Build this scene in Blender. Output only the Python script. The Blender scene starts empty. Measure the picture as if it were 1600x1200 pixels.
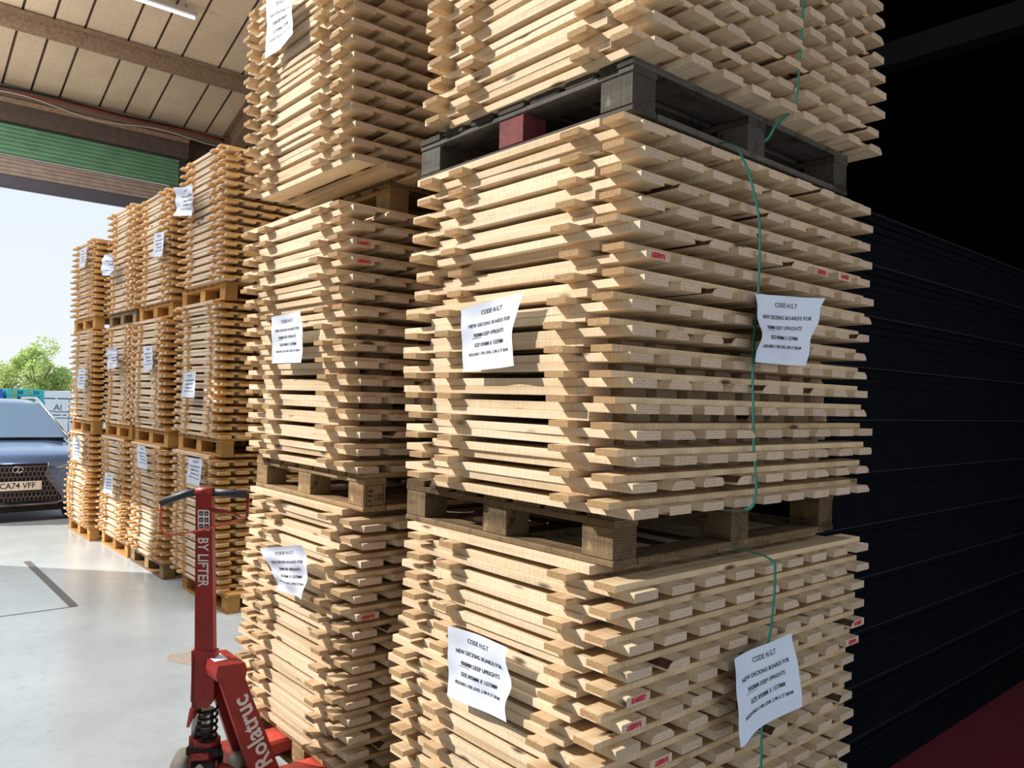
import bpy, math, random
from mathutils import Vector, Matrix
random.seed(7)
rnd = random.uniform
scn = bpy.context.scene
COL = scn.collection

# ------------------------------------------------------------------ camera, sky, sun, exposure
# world axes: +X runs along the right-hand faces of the stacks, +Y along their left-hand faces
F_PX, YAW, PITCH, ROLL, CAM_H = 1222.6, 0.7122, 0.0186, 0.0270, 1.6697
fw = Vector((math.sin(YAW)*math.cos(PITCH), math.cos(YAW)*math.cos(PITCH), math.sin(PITCH)))
rt = Vector((math.cos(YAW), -math.sin(YAW), 0)); up = rt.cross(fw)
rt2 = math.cos(ROLL)*rt + math.sin(ROLL)*up; up2 = -math.sin(ROLL)*rt + math.cos(ROLL)*up
cd = bpy.data.cameras.new('camera'); cam = bpy.data.objects.new('camera', cd); COL.objects.link(cam)
cam.matrix_world = Matrix(((rt2.x, up2.x, -fw.x, 0), (rt2.y, up2.y, -fw.y, 0), (rt2.z, up2.z, -fw.z, CAM_H), (0, 0, 0, 1)))
cd.sensor_width = 36; cd.lens = 36*F_PX/1600; cd.clip_end = 400; cd.clip_start = .05
scn.camera = cam

w = bpy.data.worlds.new('sky'); scn.world = w; w.use_nodes = True
nt = w.node_tree; nt.nodes.clear()
wo = nt.nodes.new('ShaderNodeOutputWorld'); bg = nt.nodes.new('ShaderNodeBackground')
tc = nt.nodes.new('ShaderNodeTexCoord'); sp = nt.nodes.new('ShaderNodeSeparateXYZ'); cr = nt.nodes.new('ShaderNodeValToRGB')
nt.links.new(tc.outputs['Generated'], sp.inputs[0]); nt.links.new(sp.outputs['Z'], cr.inputs[0])
nt.links.new(cr.outputs[0], bg.inputs[0]); nt.links.new(bg.outputs[0], wo.inputs[0])
cr.color_ramp.elements[0].position = 0.0; cr.color_ramp.elements[0].color = (.93, .97, 1, 1)
cr.color_ramp.elements[1].position = .55; cr.color_ramp.elements[1].color = (.66, .82, 1, 1)
bg.inputs[1].default_value = 1.0

sd = bpy.data.lights.new('sun', 'SUN'); sun = bpy.data.objects.new('sun', sd); COL.objects.link(sun)
SUN = Vector((1.0, -1.05, -1.0)).normalized()
sun.rotation_euler = SUN.to_track_quat('-Z', 'Y').to_euler()
sd.energy = 5.7; sd.angle = math.radians(.6); sd.color = (1, .96, .89)
scn.view_settings.view_transform = 'Standard'; scn.view_settings.look = 'None'
scn.view_settings.exposure = 0.0; scn.view_settings.gamma = 1.0
scn.view_settings.use_curve_mapping = False

# unseen area fills added under the roof to brighten bay and far stacks
for i, (x_, y_, z_) in enumerate(((-.2, 8.6, 5.75), (-.2, 5.6, 6.8), (-.2, 2.2, 7.9), (2.9, 5.0, 7.0))):
    ad_ = bpy.data.lights.new('roof_fill', 'AREA'); ad_.shape = 'RECTANGLE'; ad_.size = 1.9; ad_.size_y = 2.4
    ad_.energy = (110, 90, 40, 300)[i]; ad_.color = (.92, .96, 1)
    ao = bpy.data.objects.new('roof_fill', ad_); COL.objects.link(ao); ao.location = (x_, y_, z_); ao.rotation_euler = (math.radians(-19), 0, 0)
# two unseen point fills added to brighten roof, shutter and left faces
for p_, e_ in (((.1, 8.9, 4.3), 75), ((-.1, 5.6, 5.0), 50)):
    pl_ = bpy.data.lights.new('point_fill', 'POINT'); pl_.energy = e_; pl_.shadow_soft_size = .22; pl_.color = (1, .95, .88)
    po = bpy.data.objects.new('point_fill', pl_); COL.objects.link(po); po.location = p_
# ------------------------------------------------------------------ materials
def lin(c): return tuple((v/12.92 if v <= .04045 else ((v+.055)/1.055)**2.4) for v in [x/255 for x in c])
class NT:
    def __init__(s, name):
        s.m = bpy.data.materials.new(name); s.m.use_nodes = True; s.t = s.m.node_tree
        s.b = s.t.nodes['Principled BSDF']
    def n(s, typ, **kw):
        x = s.t.nodes.new(typ)
        for k, v in kw.items(): setattr(x, k, v)
        return x
    def l(s, a, b): s.t.links.new(a, b)
    def coords(s, scale=(1, 1, 1), kind='Object', rnd_shift=True):
        tc = s.n('ShaderNodeTexCoord'); mp = s.n('ShaderNodeMapping'); mp.inputs['Scale'].default_value = scale
        s.l(tc.outputs[kind], mp.inputs[0])
        if rnd_shift:
            oi = s.n('ShaderNodeObjectInfo'); gi = s.n('ShaderNodeNewGeometry'); ad = s.n('ShaderNodeMath', operation='ADD')
            s.l(oi.outputs['Random'], ad.inputs[0]); s.l(gi.outputs['Random Per Island'], ad.inputs[1])
            ml = s.n('ShaderNodeMath', operation='MULTIPLY'); ml.inputs[1].default_value = 37.0; s.l(ad.outputs[0], ml.inputs[0])
            cx = s.n('ShaderNodeCombineXYZ'); s.l(ml.outputs[0], cx.inputs[0]); s.l(ml.outputs[0], cx.inputs[2]); s.l(ml.outputs[0], cx.inputs[1])
            s.l(cx.outputs[0], mp.inputs['Location'])
            s.rand = ad.outputs[0]
        return mp.outputs[0]
    def noise(s, vec, scale, detail=3, rough=.5):
        x = s.n('ShaderNodeTexNoise'); x.inputs['Scale'].default_value = scale; x.inputs['Detail'].default_value = detail
        x.inputs['Roughness'].default_value = rough; s.l(vec, x.inputs['Vector']); return x.outputs['Fac']
    def ramp(s, f, stops):
        r = s.n('ShaderNodeValToRGB'); e = r.color_ramp.elements
        e[0].position, e[0].color = stops[0][0], (*stops[0][1], 1); e[1].position, e[1].color = stops[-1][0], (*stops[-1][1], 1)
        for p, c in stops[1:-1]:
            k = e.new(p); k.color = (*c, 1)
        s.l(f, r.inputs[0]); return r.outputs[0]
    def mix(s, f, a, b, mode='MIX'):
        x = s.n('ShaderNodeMix', data_type='RGBA', blend_type=mode)
        for i, v in ((0, f), (6, a), (7, b)):
            if isinstance(v, (int, float)): x.inputs[i].default_value = v
            elif isinstance(v, tuple): x.inputs[i].default_value = (*v, 1)
            else: s.l(v, x.inputs[i])
        return x.outputs[2]
    def bump(s, h, strength=.3, dist=.002):
        b = s.n('ShaderNodeBump'); b.inputs['Strength'].default_value = strength; b.inputs['Distance'].default_value = dist
        s.l(h, b.inputs['Height']); s.l(b.outputs[0], s.b.inputs['Normal'])
def simple(name, c, rough=.6, metal=0.0, spec=.5, var=0.0, vs=20, emit=0, coat=0):
    s = NT(name); col = lin(c)
    s.b.inputs['Roughness'].default_value = rough; s.b.inputs['Metallic'].default_value = metal
    s.b.inputs['Specular IOR Level'].default_value = spec; s.b.inputs['Coat Weight'].default_value = coat
    if var:
        v = s.coords((1, 1, 1), rnd_shift=False); f = s.noise(v, vs, 5, .65)
        c2 = tuple(x*(1-var) for x in col); s.l(s.ramp(f, [(.35, c2), (.65, col)]), s.b.inputs['Base Color'])
    else: s.b.inputs['Base Color'].default_value = (*col, 1)
    if emit:
        s.b.inputs['Emission Color'].default_value = (*col, 1); s.b.inputs['Emission Strength'].default_value = emit
    return s.m
def wood(name, pale, dark, along='Y', tone=.16, knots=True, bump=.25, streak=.75):
    s = NT(name); P, D = lin(pale), lin(dark)
    sc = (26, 1.6, 26) if along == 'Y' else (1.6, 26, 26)
    v = s.coords(sc); g = s.noise(v, 1.0, 4, .55)
    base = s.ramp(g, [(.30, D), (.55, P), (.8, tuple(min(1, x*1.05) for x in P))])
    base = s.mix(1-streak, base, P)
    # saw marks across the length
    sc2 = (3, 240, 3) if along == 'Y' else (240, 3, 3)
    v2 = s.coords(sc2); g2 = s.noise(v2, 1.0, 2)
    base = s.mix(.34, base, s.ramp(g2, [(.35, D), (.62, P)]))
    if knots:
        sc3 = (13, 4.0, 13) if along == 'Y' else (4.0, 13, 13)
        v3 = s.coords(sc3); vo = s.n('ShaderNodeTexVoronoi'); vo.inputs['Scale'].default_value = 1.0; s.l(v3, vo.inputs['Vector'])
        k = s.ramp(vo.outputs['Distance'], [(.08, (1, 1, 1)), (.17, (0, 0, 0))])
        base = s.mix(k, base, tuple(x*.25 for x in D))
    # tone of each board
    r2 = s.n('ShaderNodeMath', operation='FRACT'); r3 = s.n('ShaderNodeMath', operation='MULTIPLY'); r3.inputs[1].default_value = 7.31
    s.l(s.rand, r3.inputs[0]); s.l(r3.outputs[0], r2.inputs[0])
    tn = s.ramp(r2.outputs[0], [(0, (1-tone, 1-tone*1.2, 1-tone*1.5)), (.5, (1-.3*tone,)*3), (1, (1, 1, 1))])
    base = s.mix(1.0, base, tn, 'MULTIPLY')
    s.l(base, s.b.inputs['Base Color']); s.b.inputs['Roughness'].default_value = .75; s.b.inputs['Specular IOR Level'].default_value = .25
    s.bump(g, bump, .002); return s.m
def endgrain(name, pale, dark, tone=.2):
    s = NT(name); P, D = lin(pale), lin(dark)
    v = s.coords((1, 1, 1)); f = s.noise(v, 420, 2, .6)
    wv = s.n('ShaderNodeTexWave', wave_type='RINGS'); wv.inputs['Scale'].default_value = 55; wv.inputs['Distortion'].default_value = 1.6; s.l(v, wv.inputs['Vector'])
    c = s.ramp(f, [(.38, D), (.62, P)]); c = s.mix(.22, c, s.ramp(wv.outputs['Fac'], [(.2, D), (.8, P)]))
    r2 = s.n('ShaderNodeMath', operation='FRACT'); s.l(s.rand, r2.inputs[0])
    tn = s.ramp(r2.outputs[0], [(0, (1-tone,)*3), (1, (1, 1, 1))])
    s.l(s.mix(1.0, c, tn, 'MULTIPLY'), s.b.inputs['Base Color']); s.b.inputs['Roughness'].default_value = .85
    s.b.inputs['Specular IOR Level'].default_value = .15; s.bump(f, .3, .001); return s.m

M = {}
M['pineY'] = wood('fresh pine lengthwise', (233, 214, 184), (196, 160, 120))
M['pineX'] = wood('fresh pine batten', (214, 188, 152), (168, 132, 96), along='X')
M['slat_end'] = endgrain('sawn slat end', (220, 198, 176), (172, 140, 112))
M['batten_end'] = endgrain('sawn batten end', (204, 172, 130), (136, 100, 64))
M['goldY'] = wood('far pine lengthwise', (236, 216, 192), (200, 166, 130))
M['bounce_goldX'] = wood('bounce warmed pine batten', (234, 188, 120), (200, 140, 76), along='X')  # orange carries the warm bounce light on the far stacks' batten sides
M['bounce_gold_end'] = endgrain('bounce warmed pine end', (244, 190, 116), (208, 142, 70))  # same warm bounce put into the far slat ends
M['pale_end'] = endgrain('pale batten end', (222, 200, 172), (176, 148, 118))
M['bark'] = simple('bark edge', (92, 62, 42), .9, var=.5, vs=60)
def stain(m, dark, light):
    t_ = m.node_tree; bs = t_.nodes['Principled BSDF']; src = bs.inputs['Base Color'].links[0].from_socket
    tc_ = t_.nodes.new('ShaderNodeTexCoord'); n_ = t_.nodes.new('ShaderNodeTexNoise'); n_.inputs['Scale'].default_value = 9; n_.inputs['Detail'].default_value = 7; n_.inputs['Roughness'].default_value = .72
    t_.links.new(tc_.outputs['Object'], n_.inputs['Vector']); last = src
    for (p0, p1, c_, k_) in ((.46, .36, dark, .75), (.60, .66, light, .55)):
        r_ = t_.nodes.new('ShaderNodeMapRange'); r_.inputs[1].default_value = p0; r_.inputs[2].default_value = p1; r_.inputs[3].default_value = 0; r_.inputs[4].default_value = k_
        t_.links.new(n_.outputs['Fac'], r_.inputs[0]); x_ = t_.nodes.new('ShaderNodeMix'); x_.data_type = 'RGBA'
        t_.links.new(r_.outputs[0], x_.inputs[0]); t_.links.new(last, x_.inputs[6]); x_.inputs[7].default_value = (*lin(c_), 1); last = x_.outputs[2]
    t_.links.new(last, bs.inputs['Base Color']); return m
def weathered(name, a, b):
    r_ = (wood(name+' Y', a, b, 'Y', .35, False, .6, .9), wood(name+' X', a, b, 'X', .35, False, .6, .9), endgrain(name+' end', a, b, .3))
    if name != 'new pallet wood':
        for m_ in r_: stain(m_, tuple(v*.55 for v in b), tuple(min(255, v*1.22+14) for v in a))
    return r_
M['p_black'] = weathered('blackened pallet wood', (98, 92, 84), (44, 40, 36))
M['p_brown'] = weathered('weathered brown pallet wood', (134, 112, 82), (60, 46, 32))
M['p_tan'] = weathered('used tan pallet wood', (178, 148, 108), (112, 84, 56))
M['p_new'] = weathered('new pallet wood', (226, 174, 104), (178, 122, 60))
M['p_teal'] = (simple('teal pallet paint', (60, 178, 188), .6),)*3
M['p_blue'] = (simple('blue pallet paint', (40, 96, 190), .6),)*3
M['p_red'] = simple('red painted block', (120, 40, 44), .8, var=.5, vs=40)
M['paper'] = simple('white printer paper', (214, 220, 236), .55, spec=.4)
M['ink'] = simple('black printer ink', (32, 32, 40), .7)
M['stamp'] = simple('red ink stamp', (190, 24, 52), .8)
M['dark_stamp'] = simple('burnt stamp', (60, 38, 26), .9)
M['strap'] = simple('green polyester strap', (44, 132, 112), .35, spec=.6)
M['red'] = simple('red truck paint', (156, 42, 36), .42, var=.32, vs=9, spec=.5)
M['red_worn'] = simple('worn red truck paint', (214, 84, 66), .5, var=.3, vs=14)
M['white_paint'] = simple('white lettering', (226, 214, 206), .6)
M['grip'] = simple('black rubber grip', (34, 38, 46), .5)
M['black_metal'] = simple('greasy black steel', (34, 30, 30), .4, metal=.6)
M['steel'] = simple('bare steel', (168, 166, 164), .3, metal=.9)
M['wheel'] = simple('grey nylon wheel', (176, 168, 150), .6, var=.3, vs=20)
M['tyre'] = simple('tyre rubber', (26, 26, 28), .85)
M['tan_steel'] = simple('dusty brown purlin', (166, 138, 112), .8, var=.45, vs=30)
M['dark_steel'] = simple('dusty dark beam', (92, 78, 70), .8, var=.3, vs=12)
M['cable_red'] = simple('red cable', (150, 50, 50), .5)
M['cable_black'] = simple('black cable', (24, 22, 24), .5)
M['cable_white'] = simple('white cable', (190, 184, 178), .5)
M['green'] = simple('green shutter paint', (108, 156, 122), .45, var=.2, vs=6)
M['shutter'] = simple('brown shutter slats', (176, 156, 144), .55, var=.25, vs=8)  # brown tone of the lower slats
M['shutter_rail'] = simple('dark bottom rail', (78, 76, 86), .5)
M['lamp_white'] = simple('lamp tube', (250, 244, 250), .5, emit=1.3)
M['black_board'] = simple('black cladding and bay shade', (10, 12, 18), .8, spec=.06, var=.35, vs=5)
M['black_lip'] = simple('worn cladding lip', (34, 34, 38), .8, spec=.1)
M['shade_black'] = simple('shade dark roof', (20, 22, 22), .9, spec=.1)  # the right bay's darkness put into the roof and beam colour
M['grey_panel'] = simple('dim grey roof sheet', (52, 50, 50), .8)
M['wall_paint'] = simple('grey wall paint', (120, 112, 104), .8, var=.2, vs=2)
M['red_floor'] = simple('red floor paint', (116, 36, 46), .6, var=.15, vs=3)
# roof sheets
s = NT('dusty roof sheets'); v = s.coords((1, 1, 1), rnd_shift=False)
f = s.noise(v, 45, 5, .7); f2 = s.noise(v, 2.2, 3)
c = s.ramp(f, [(.3, lin((214, 192, 164))), (.7, lin((246, 226, 198)))])
s.l(s.mix(s.ramp(f2, [(.35, (0, 0, 0)), (.7, (.5, .5, .5))]), c, lin((206, 184, 158))), s.b.inputs['Base Color']); s.b.inputs['Roughness'].default_value = .9
M['roof'] = s.m
M['rib'] = simple('roof sheet rib', (120, 100, 84), .9)
# floor: worn grey floor paint, semi gloss
s = NT('grey painted concrete'); v = s.coords((1, 1, 1), rnd_shift=False)
a = s.noise(v, 1.1, 4, .6); b = s.noise(v, 14, 6, .7); d = s.noise(v, 90, 3, .6)
c = s.ramp(a, [(.3, lin((182, 190, 192))), (.7, lin((206, 212, 212)))])
c = s.mix(s.ramp(b, [(.5, (0, 0, 0)), (.72, (.55, .55, .55))]), c, lin((164, 170, 170)))
vs = s.coords((2.0, 9.0, 1), rnd_shift=False); e = s.noise(vs, 1.6, 8, .75)
c = s.mix(s.ramp(e, [(.60, (0, 0, 0)), (.68, (.5, .5, .5))]), c, lin((206, 202, 194)))
s.l(c, s.b.inputs['Base Color'])
r = s.n('ShaderNodeMapRange'); r.inputs[1].default_value = .3; r.inputs[2].default_value = .75; r.inputs[3].default_value = .10; r.inputs[4].default_value = .34
s.l(b, r.inputs[0]); s.l(r.outputs[0], s.b.inputs['Roughness']); s.bump(d, .12, .002); M['floor'] = s.m
M['scuff'] = simple('bare pinkish scuffed concrete', (196, 176, 160), .8, var=.2, vs=18)
s = NT('yard concrete'); v = s.coords((1, 1, 1), rnd_shift=False); a = s.noise(v, 1.5, 6, .65)
s.l(s.ramp(a, [(.3, lin((196, 188, 180))), (.7, lin((224, 216, 208)))]), s.b.inputs['Base Color']); s.b.inputs['Roughness'].default_value = .9
M['yard'] = s.m
M['channel'] = simple('dark drain channel', (112, 110, 108), .6, var=.3, vs=40)
M['carpaint'] = simple('metallic blue grey paint', (112, 140, 186), .25, metal=.3, spec=.6, coat=1.0)
M['glass'] = simple('car glass', (110, 140, 170), .04, spec=1.0, coat=.6)
M['chrome'] = simple('chrome', (210, 210, 206), .15, metal=1.0)
M['grille_bar'] = simple('grille bar satin', (130, 116, 116), .35, metal=.5)
M['grille_dark'] = simple('grille void', (20, 16, 18), .8)
M['plate'] = simple('number plate white', (240, 226, 206), .5)
M['headlight'] = simple('headlight lens', (206, 214, 226), .1, spec=.8)
M['van'] = simple('white van paint', (226, 236, 246), .35)
M['vanmark'] = simple('navy van lettering', (40, 54, 96), .6)
M['leaf'] = simple('leaf', (196, 212, 140), .6, var=.35, vs=.8)
_t = M['leaf'].node_tree; _b = _t.nodes['Principled BSDF']; _tr = _t.nodes.new('ShaderNodeBsdfTranslucent'); _mx = _t.nodes.new('ShaderNodeMixShader')
_tr.inputs[0].default_value = (.55, .68, .22, 1); _mx.inputs[0].default_value = .45
_t.links.new(_b.outputs[0], _mx.inputs[1]); _t.links.new(_tr.outputs[0], _mx.inputs[2]); _t.links.new(_mx.outputs[0], _t.nodes['Material Output'].inputs[0])
M['trunk'] = simple('tree bark', (88, 74, 60), .9)

# ------------------------------------------------------------------ mesh helpers
class MB:
    def __init__(s): s.v = []; s.f = []; s.m = []; s.sm = []; s.mats = []
    def mi(s, mat):
        if mat not in s.mats: s.mats.append(mat)
        return s.mats.index(mat)
    def face(s, idx, mat, smooth=False): s.f.append(tuple(idx)); s.m.append(s.mi(mat)); s.sm.append(smooth)
    def prism(s, poly, axis, a, b, mat, capmat=None, xf=None):
        """poly: 2d points; axis 'Y': poly in (x,z) extruded y a..b; 'X': poly in (y,z); 'Z': poly in (x,y)"""
        n = len(poly); o = len(s.v)
        for t in (a, b):
            for p, q in poly:
                P = (p, t, q) if axis == 'Y' else (t, p, q) if axis == 'X' else (p, q, t)
                s.v.append(tuple(xf(Vector(P))) if xf else P)
        capmat = capmat or mat
        for i in range(n):
            j = (i+1) % n; s.face((o+i, o+j, o+n+j, o+n+i), mat)
        s.face([o+i for i in range(n)][::-1], capmat); s.face([o+n+i for i in range(n)], capmat)
    def box(s, x0, x1, y0, y1, z0, z1, mat, c=0.0, xf=None, cap=None, axis='Z'):
        if axis == 'Z': P, a, b = (x0, x1, y0, y1), z0, z1
        elif axis == 'Y': P, a, b = (x0, x1, z0, z1), y0, y1
        else: P, a, b = (y0, y1, z0, z1), x0, x1
        p0, p1, q0, q1 = P
        if c: poly = [(p0+c, q0), (p1-c, q0), (p1, q0+c), (p1, q1-c), (p1-c, q1), (p0+c, q1), (p0, q1-c), (p0, q0+c)]
        else: poly = [(p0, q0), (p1, q0), (p1, q1), (p0, q1)]
        s.prism(poly, axis, a, b, mat, cap, xf)
    def tube(s, pts, r, mat, n=8, cap=True, r2=None):
        pts = [Vector(p) for p in pts]; o = len(s.v); m = len(pts); nrm = None
        for i, p in enumerate(pts):
            t = (pts[min(i+1, m-1)]-pts[max(i-1, 0)]).normalized()
            if nrm is None: nrm = t.orthogonal().normalized()
            nrm = (nrm - t*nrm.dot(t)).normalized(); bi = t.cross(nrm)
            rr = r if r2 is None else r+(r2-r)*i/(m-1)
            for k in range(n):
                a = 2*math.pi*k/n; s.v.append(tuple(p+nrm*rr*math.cos(a)+bi*rr*math.sin(a)))
        for i in range(m-1):
            for k in range(n):
                l = (k+1) % n; s.face((o+i*n+k, o+i*n+l, o+(i+1)*n+l, o+(i+1)*n+k), mat, True)
        if cap:
            s.face([o+k for k in range(n)][::-1], mat); s.face([o+(m-1)*n+k for k in range(n)], mat)
    def disc(s, c, ax, r, w, mat, n=24, r_in=0, face=None):
        ax = Vector(ax).normalized(); c = Vector(c); rs = [(-w/2, r*.9), (-w/2*.8, r), (w/2*.8, r), (w/2, r*.9)]
        u = ax.orthogonal().normalized(); v = ax.cross(u); o = len(s.v)
        for (h, rr) in rs:
            for k in range(n):
                a = 2*math.pi*k/n; s.v.append(tuple(c+ax*h+u*rr*math.cos(a)+v*rr*math.sin(a)))
        for i in range(3):
            for k in range(n):
                l = (k+1) % n; s.face((o+i*n+k, o+i*n+l, o+(i+1)*n+l, o+(i+1)*n+k), mat, i == 1)
        s.face([o+k for k in range(n)][::-1], face or mat); s.face([o+3*n+k for k in range(n)], face or mat)
    def grid(s, fn, nu, nv, mat, smooth=True):
        o = len(s.v)
        for j in range(nv+1):
            for i in range(nu+1): s.v.append(tuple(fn(i/nu, j/nv)))
        for j in range(nv):
            for i in range(nu):
                a = o+j*(nu+1)+i; s.face((a, a+1, a+nu+2, a+nu+1), mat, smooth)
    def mesh(s, name):
        me = bpy.data.meshes.new(name); me.from_pydata(s.v, [], s.f)
        for m in s.mats: me.materials.append(M[m] if isinstance(m, str) else m)
        me.polygons.foreach_set('material_index', s.m); me.polygons.foreach_set('use_smooth', s.sm); me.update(); return me
def ob(name, data, parent=None, loc=(0, 0, 0), rz=0, **props):
    if isinstance(data, MB): data = data.mesh(name)
    o = bpy.data.objects.new(name, data); COL.objects.link(o)
    if parent: o.parent = parent
    o.location = loc; o.rotation_euler = (0, 0, rz)
    for k, v in props.items(): o[k] = v
    return o
def thing(name, label, cat, loc=(0, 0, 0), rz=0, group=None, data=None):
    o = ob(name, data, None, loc, rz, label=label, category=cat)
    if group: o['group'] = group
    return o
def struct(name, mb): return ob(name, mb, kind='structure')

def text_mesh(txt, size, bold=.0, align='CENTER', spacing=1.0):
    cu = bpy.data.curves.new('t', 'FONT'); cu.body = txt; cu.size = size; cu.align_x = align; cu.align_y = 'CENTER'
    cu.offset = bold; cu.resolution_u = 2; cu.space_character = spacing
    o = bpy.data.objects.new('t', cu); COL.objects.link(o)
    me = bpy.data.meshes.new_from_object(o)
    V = [v.co.copy() for v in me.vertices]; Fc = [tuple(p.vertices) for p in me.polygons]
    bpy.data.objects.remove(o); bpy.data.curves.remove(cu); bpy.data.meshes.remove(me)
    return V, Fc
def add_text(mb, txt, size, fn, mat, bold=0.0, sx=1.0, spacing=1.0):
    """fn maps flat (x,y) to 3d"""
    V, Fc = text_mesh(txt, size, bold, spacing=spacing); o = len(mb.v)
    for v in V: mb.v.append(tuple(fn(v.x*sx, v.y)))
    for f in Fc: mb.face([o+i for i in f], mat)

# ------------------------------------------------------------------ the setting
mb = MB(); mb.box(-1.6, 16, -1.2, 11.1, -.3, 0, 'floor'); struct('floor', mb)
mb = MB(); mb.box(3.0, 16, -1.2, 1.62, 0, .002, 'red_floor'); struct('floor', mb)
mb = MB()
mb.grid(lambda u, v: (-40+100*u, 11.1+(v if v < .999 else 1)*1.2, -.15*v-.002), 4, 2, 'yard')
mb.grid(lambda u, v: (-40+100*u, 12.3+80*v, -.152), 4, 4, 'yard'); struct('floor', mb)
mb = MB(); mb.grid(lambda u, v: (-60+120*u, -60+58.8*v, -.01), 4, 4, 'yard'); struct('floor', mb)
ROOF0, RS = 5.2, .35
def rz_(L): return ROOF0+RS*(11.1-L)
# roof sheets with ribs at 0, .295, .6 of every 1.045 m
mb = MB(); x = -2.3; k = 0
ribs = []
base = 1.375-1.045*4
for i in range(0, 9):
    for d_ in (0, .295, .6): ribs.append(base+1.045*i+d_)
ribs = [r for r in ribs if -1.5 < r < 4.6]
prof = [(-1.6, 0)]
for r in ribs: prof += [(r-.013, 0), (r-.009, .03), (r+.009, .03), (r+.013, 0)]
prof += [(4.6, 0)]
for (xa, za), (xb, zb) in zip(prof[:-1], prof[1:]):
    o = len(mb.v)
    for L in (-1.0, 11.25):
        for (x_, z_) in ((xa, za), (xb, zb)): mb.v.append((x_, L, rz_(L)+z_))
    mb.face((o, o+1, o+3, o+2), 'roof' if za == 0 and zb == 0 else 'rib')
o = len(mb.v)
for L in (-1.0, 11.25):
    for x_ in (-1.6, 4.6): mb.v.append((x_, L, rz_(L)+.05))
mb.face((o, o+1, o+3, o+2), 'rib'); struct('ceiling', mb)
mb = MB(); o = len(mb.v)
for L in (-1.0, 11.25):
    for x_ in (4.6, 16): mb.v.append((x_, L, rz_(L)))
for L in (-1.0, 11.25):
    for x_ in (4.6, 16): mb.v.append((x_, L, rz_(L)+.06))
for f in ((0, 1, 3, 2), (4, 5, 7, 6), (0, 1, 5, 4), (2, 3, 7, 6), (0, 2, 6, 4), (1, 3, 7, 5)): mb.face([o+i for i in f], 'shade_black')
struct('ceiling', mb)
# unseen left wall; high opening shaped to let sun onto near stacks
mb = MB(); H = 9.6
mb.box(-1.6, -1.4, -1.0, 4.3, 0, 7.55, 'wall_paint'); mb.box(-1.6, -1.4, 7.05, 11.1, 0, 5.2, 'wall_paint')
mb.box(-1.6, -1.4, 4.3, 7.05, 0, 2.95, 'wall_paint'); struct('wall_left', mb)
mb = MB(); mb.box(-1.6, 16, -1.2, -1.0, 4.3, 9.6, 'wall_paint'); mb.box(6.5, 16, -1.2, -1.0, 0, 4.3, 'wall_paint'); struct('wall_rear', mb)  # rear wall out of view, added to cut sky fill from behind
# front (door) wall
mb = MB(); mb.box(-1.6, 16, 11.1, 11.3, 4.78, 5.3, 'dark_steel'); mb.box(3.4, 16, 11.1, 11.3, 0, 4.78, 'wall_paint'); mb.box(-1.6, -1.4, 11.1, 11.3, 0, 4.78, 'wall_paint')
struct('wall_front', mb)
mb = MB(); mb.box(-2.6, 6, 11.3, 14.3, 5.36, 5.5, 'shutter'); struct('sun_canopy', mb)          # unseen canopy added to keep sun off the inner floor
# inner wall behind the far stacks, dark
mb = MB(); mb.box(4.45, 4.6, 4.3, 11.1, 0, 7.6, 'wall_paint'); struct('wall_right', mb)
mb = MB(); mb.box(3.9, 16, 4.2, 4.3, 0, 7.8, 'black_board'); mb.box(15.9, 16, -1, 4.2, 0, 9.5, 'black_board'); struct('wall_back', mb)  # near-black wall put in to stand for the bay's deep shade
# low black partition in lapped courses beside the front stack
mb = MB(); nC = 11; hC = 2.545/nC
for i in range(nC):
    z0 = i*hC
    mb.prism([(1.60, z0), (1.605, z0+hC*.5), (1.615, z0+hC-.006), (1.67, z0+hC-.006), (1.67, z0)], 'X', 2.98, 15.9, 'black_board')
    mb.box(2.98, 15.9, 1.594, 1.66, z0+hC-.006, z0+hC, 'black_lip')
    for q in range(1, 6): mb.box(2.98, 15.9, 1.598, 1.61, z0+hC*q/6-.004, z0+hC*q/6+.003, 'black_board')
struct('wall_partition', mb)
# door header: green shutter drum sheet, lowered slats, bottom rail
t = thing('roller_shutter', 'raised green roller shutter with brown lower slats above the yard door', 'shutter', (0, 11.0, 4.0))
def ribbed(z0, z1, n, mat, y0=0.0, d=.02):
    m = MB(); P = []
    h = (z1-z0)/n
    for i in range(n):
        for a in range(7): P.append((y0-d*math.sin(math.pi*a/6)**.7 if 0 < a < 6 else y0, z0+h*(i+a/6*.96)))
    P += [(y0+.05, z1), (y0+.05, z0)]; m.prism(P, 'X', -1.4, 3.4, mat); return m
ob('drum_cover', ribbed(.41, .77, 7, 'green', -.06, .022), t)
ob('curtain', ribbed(.17, .41, 5, 'shutter', 0.0, .018), t)
m = MB(); m.box(-1.4, 3.4, -.03, .05, .02, .17, 'shutter_rail', c=.01, axis='X'); ob('bottom_rail', m, t)
m = MB(); m.box(-1.38, 3.5, 10.86, 11.1, 4.78, 5.02, 'dark_steel'); m.box(-1.38, 3.5, 10.84, 10.86, 4.99, 5.05, 'tan_steel'); struct('trim_2', m)
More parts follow.
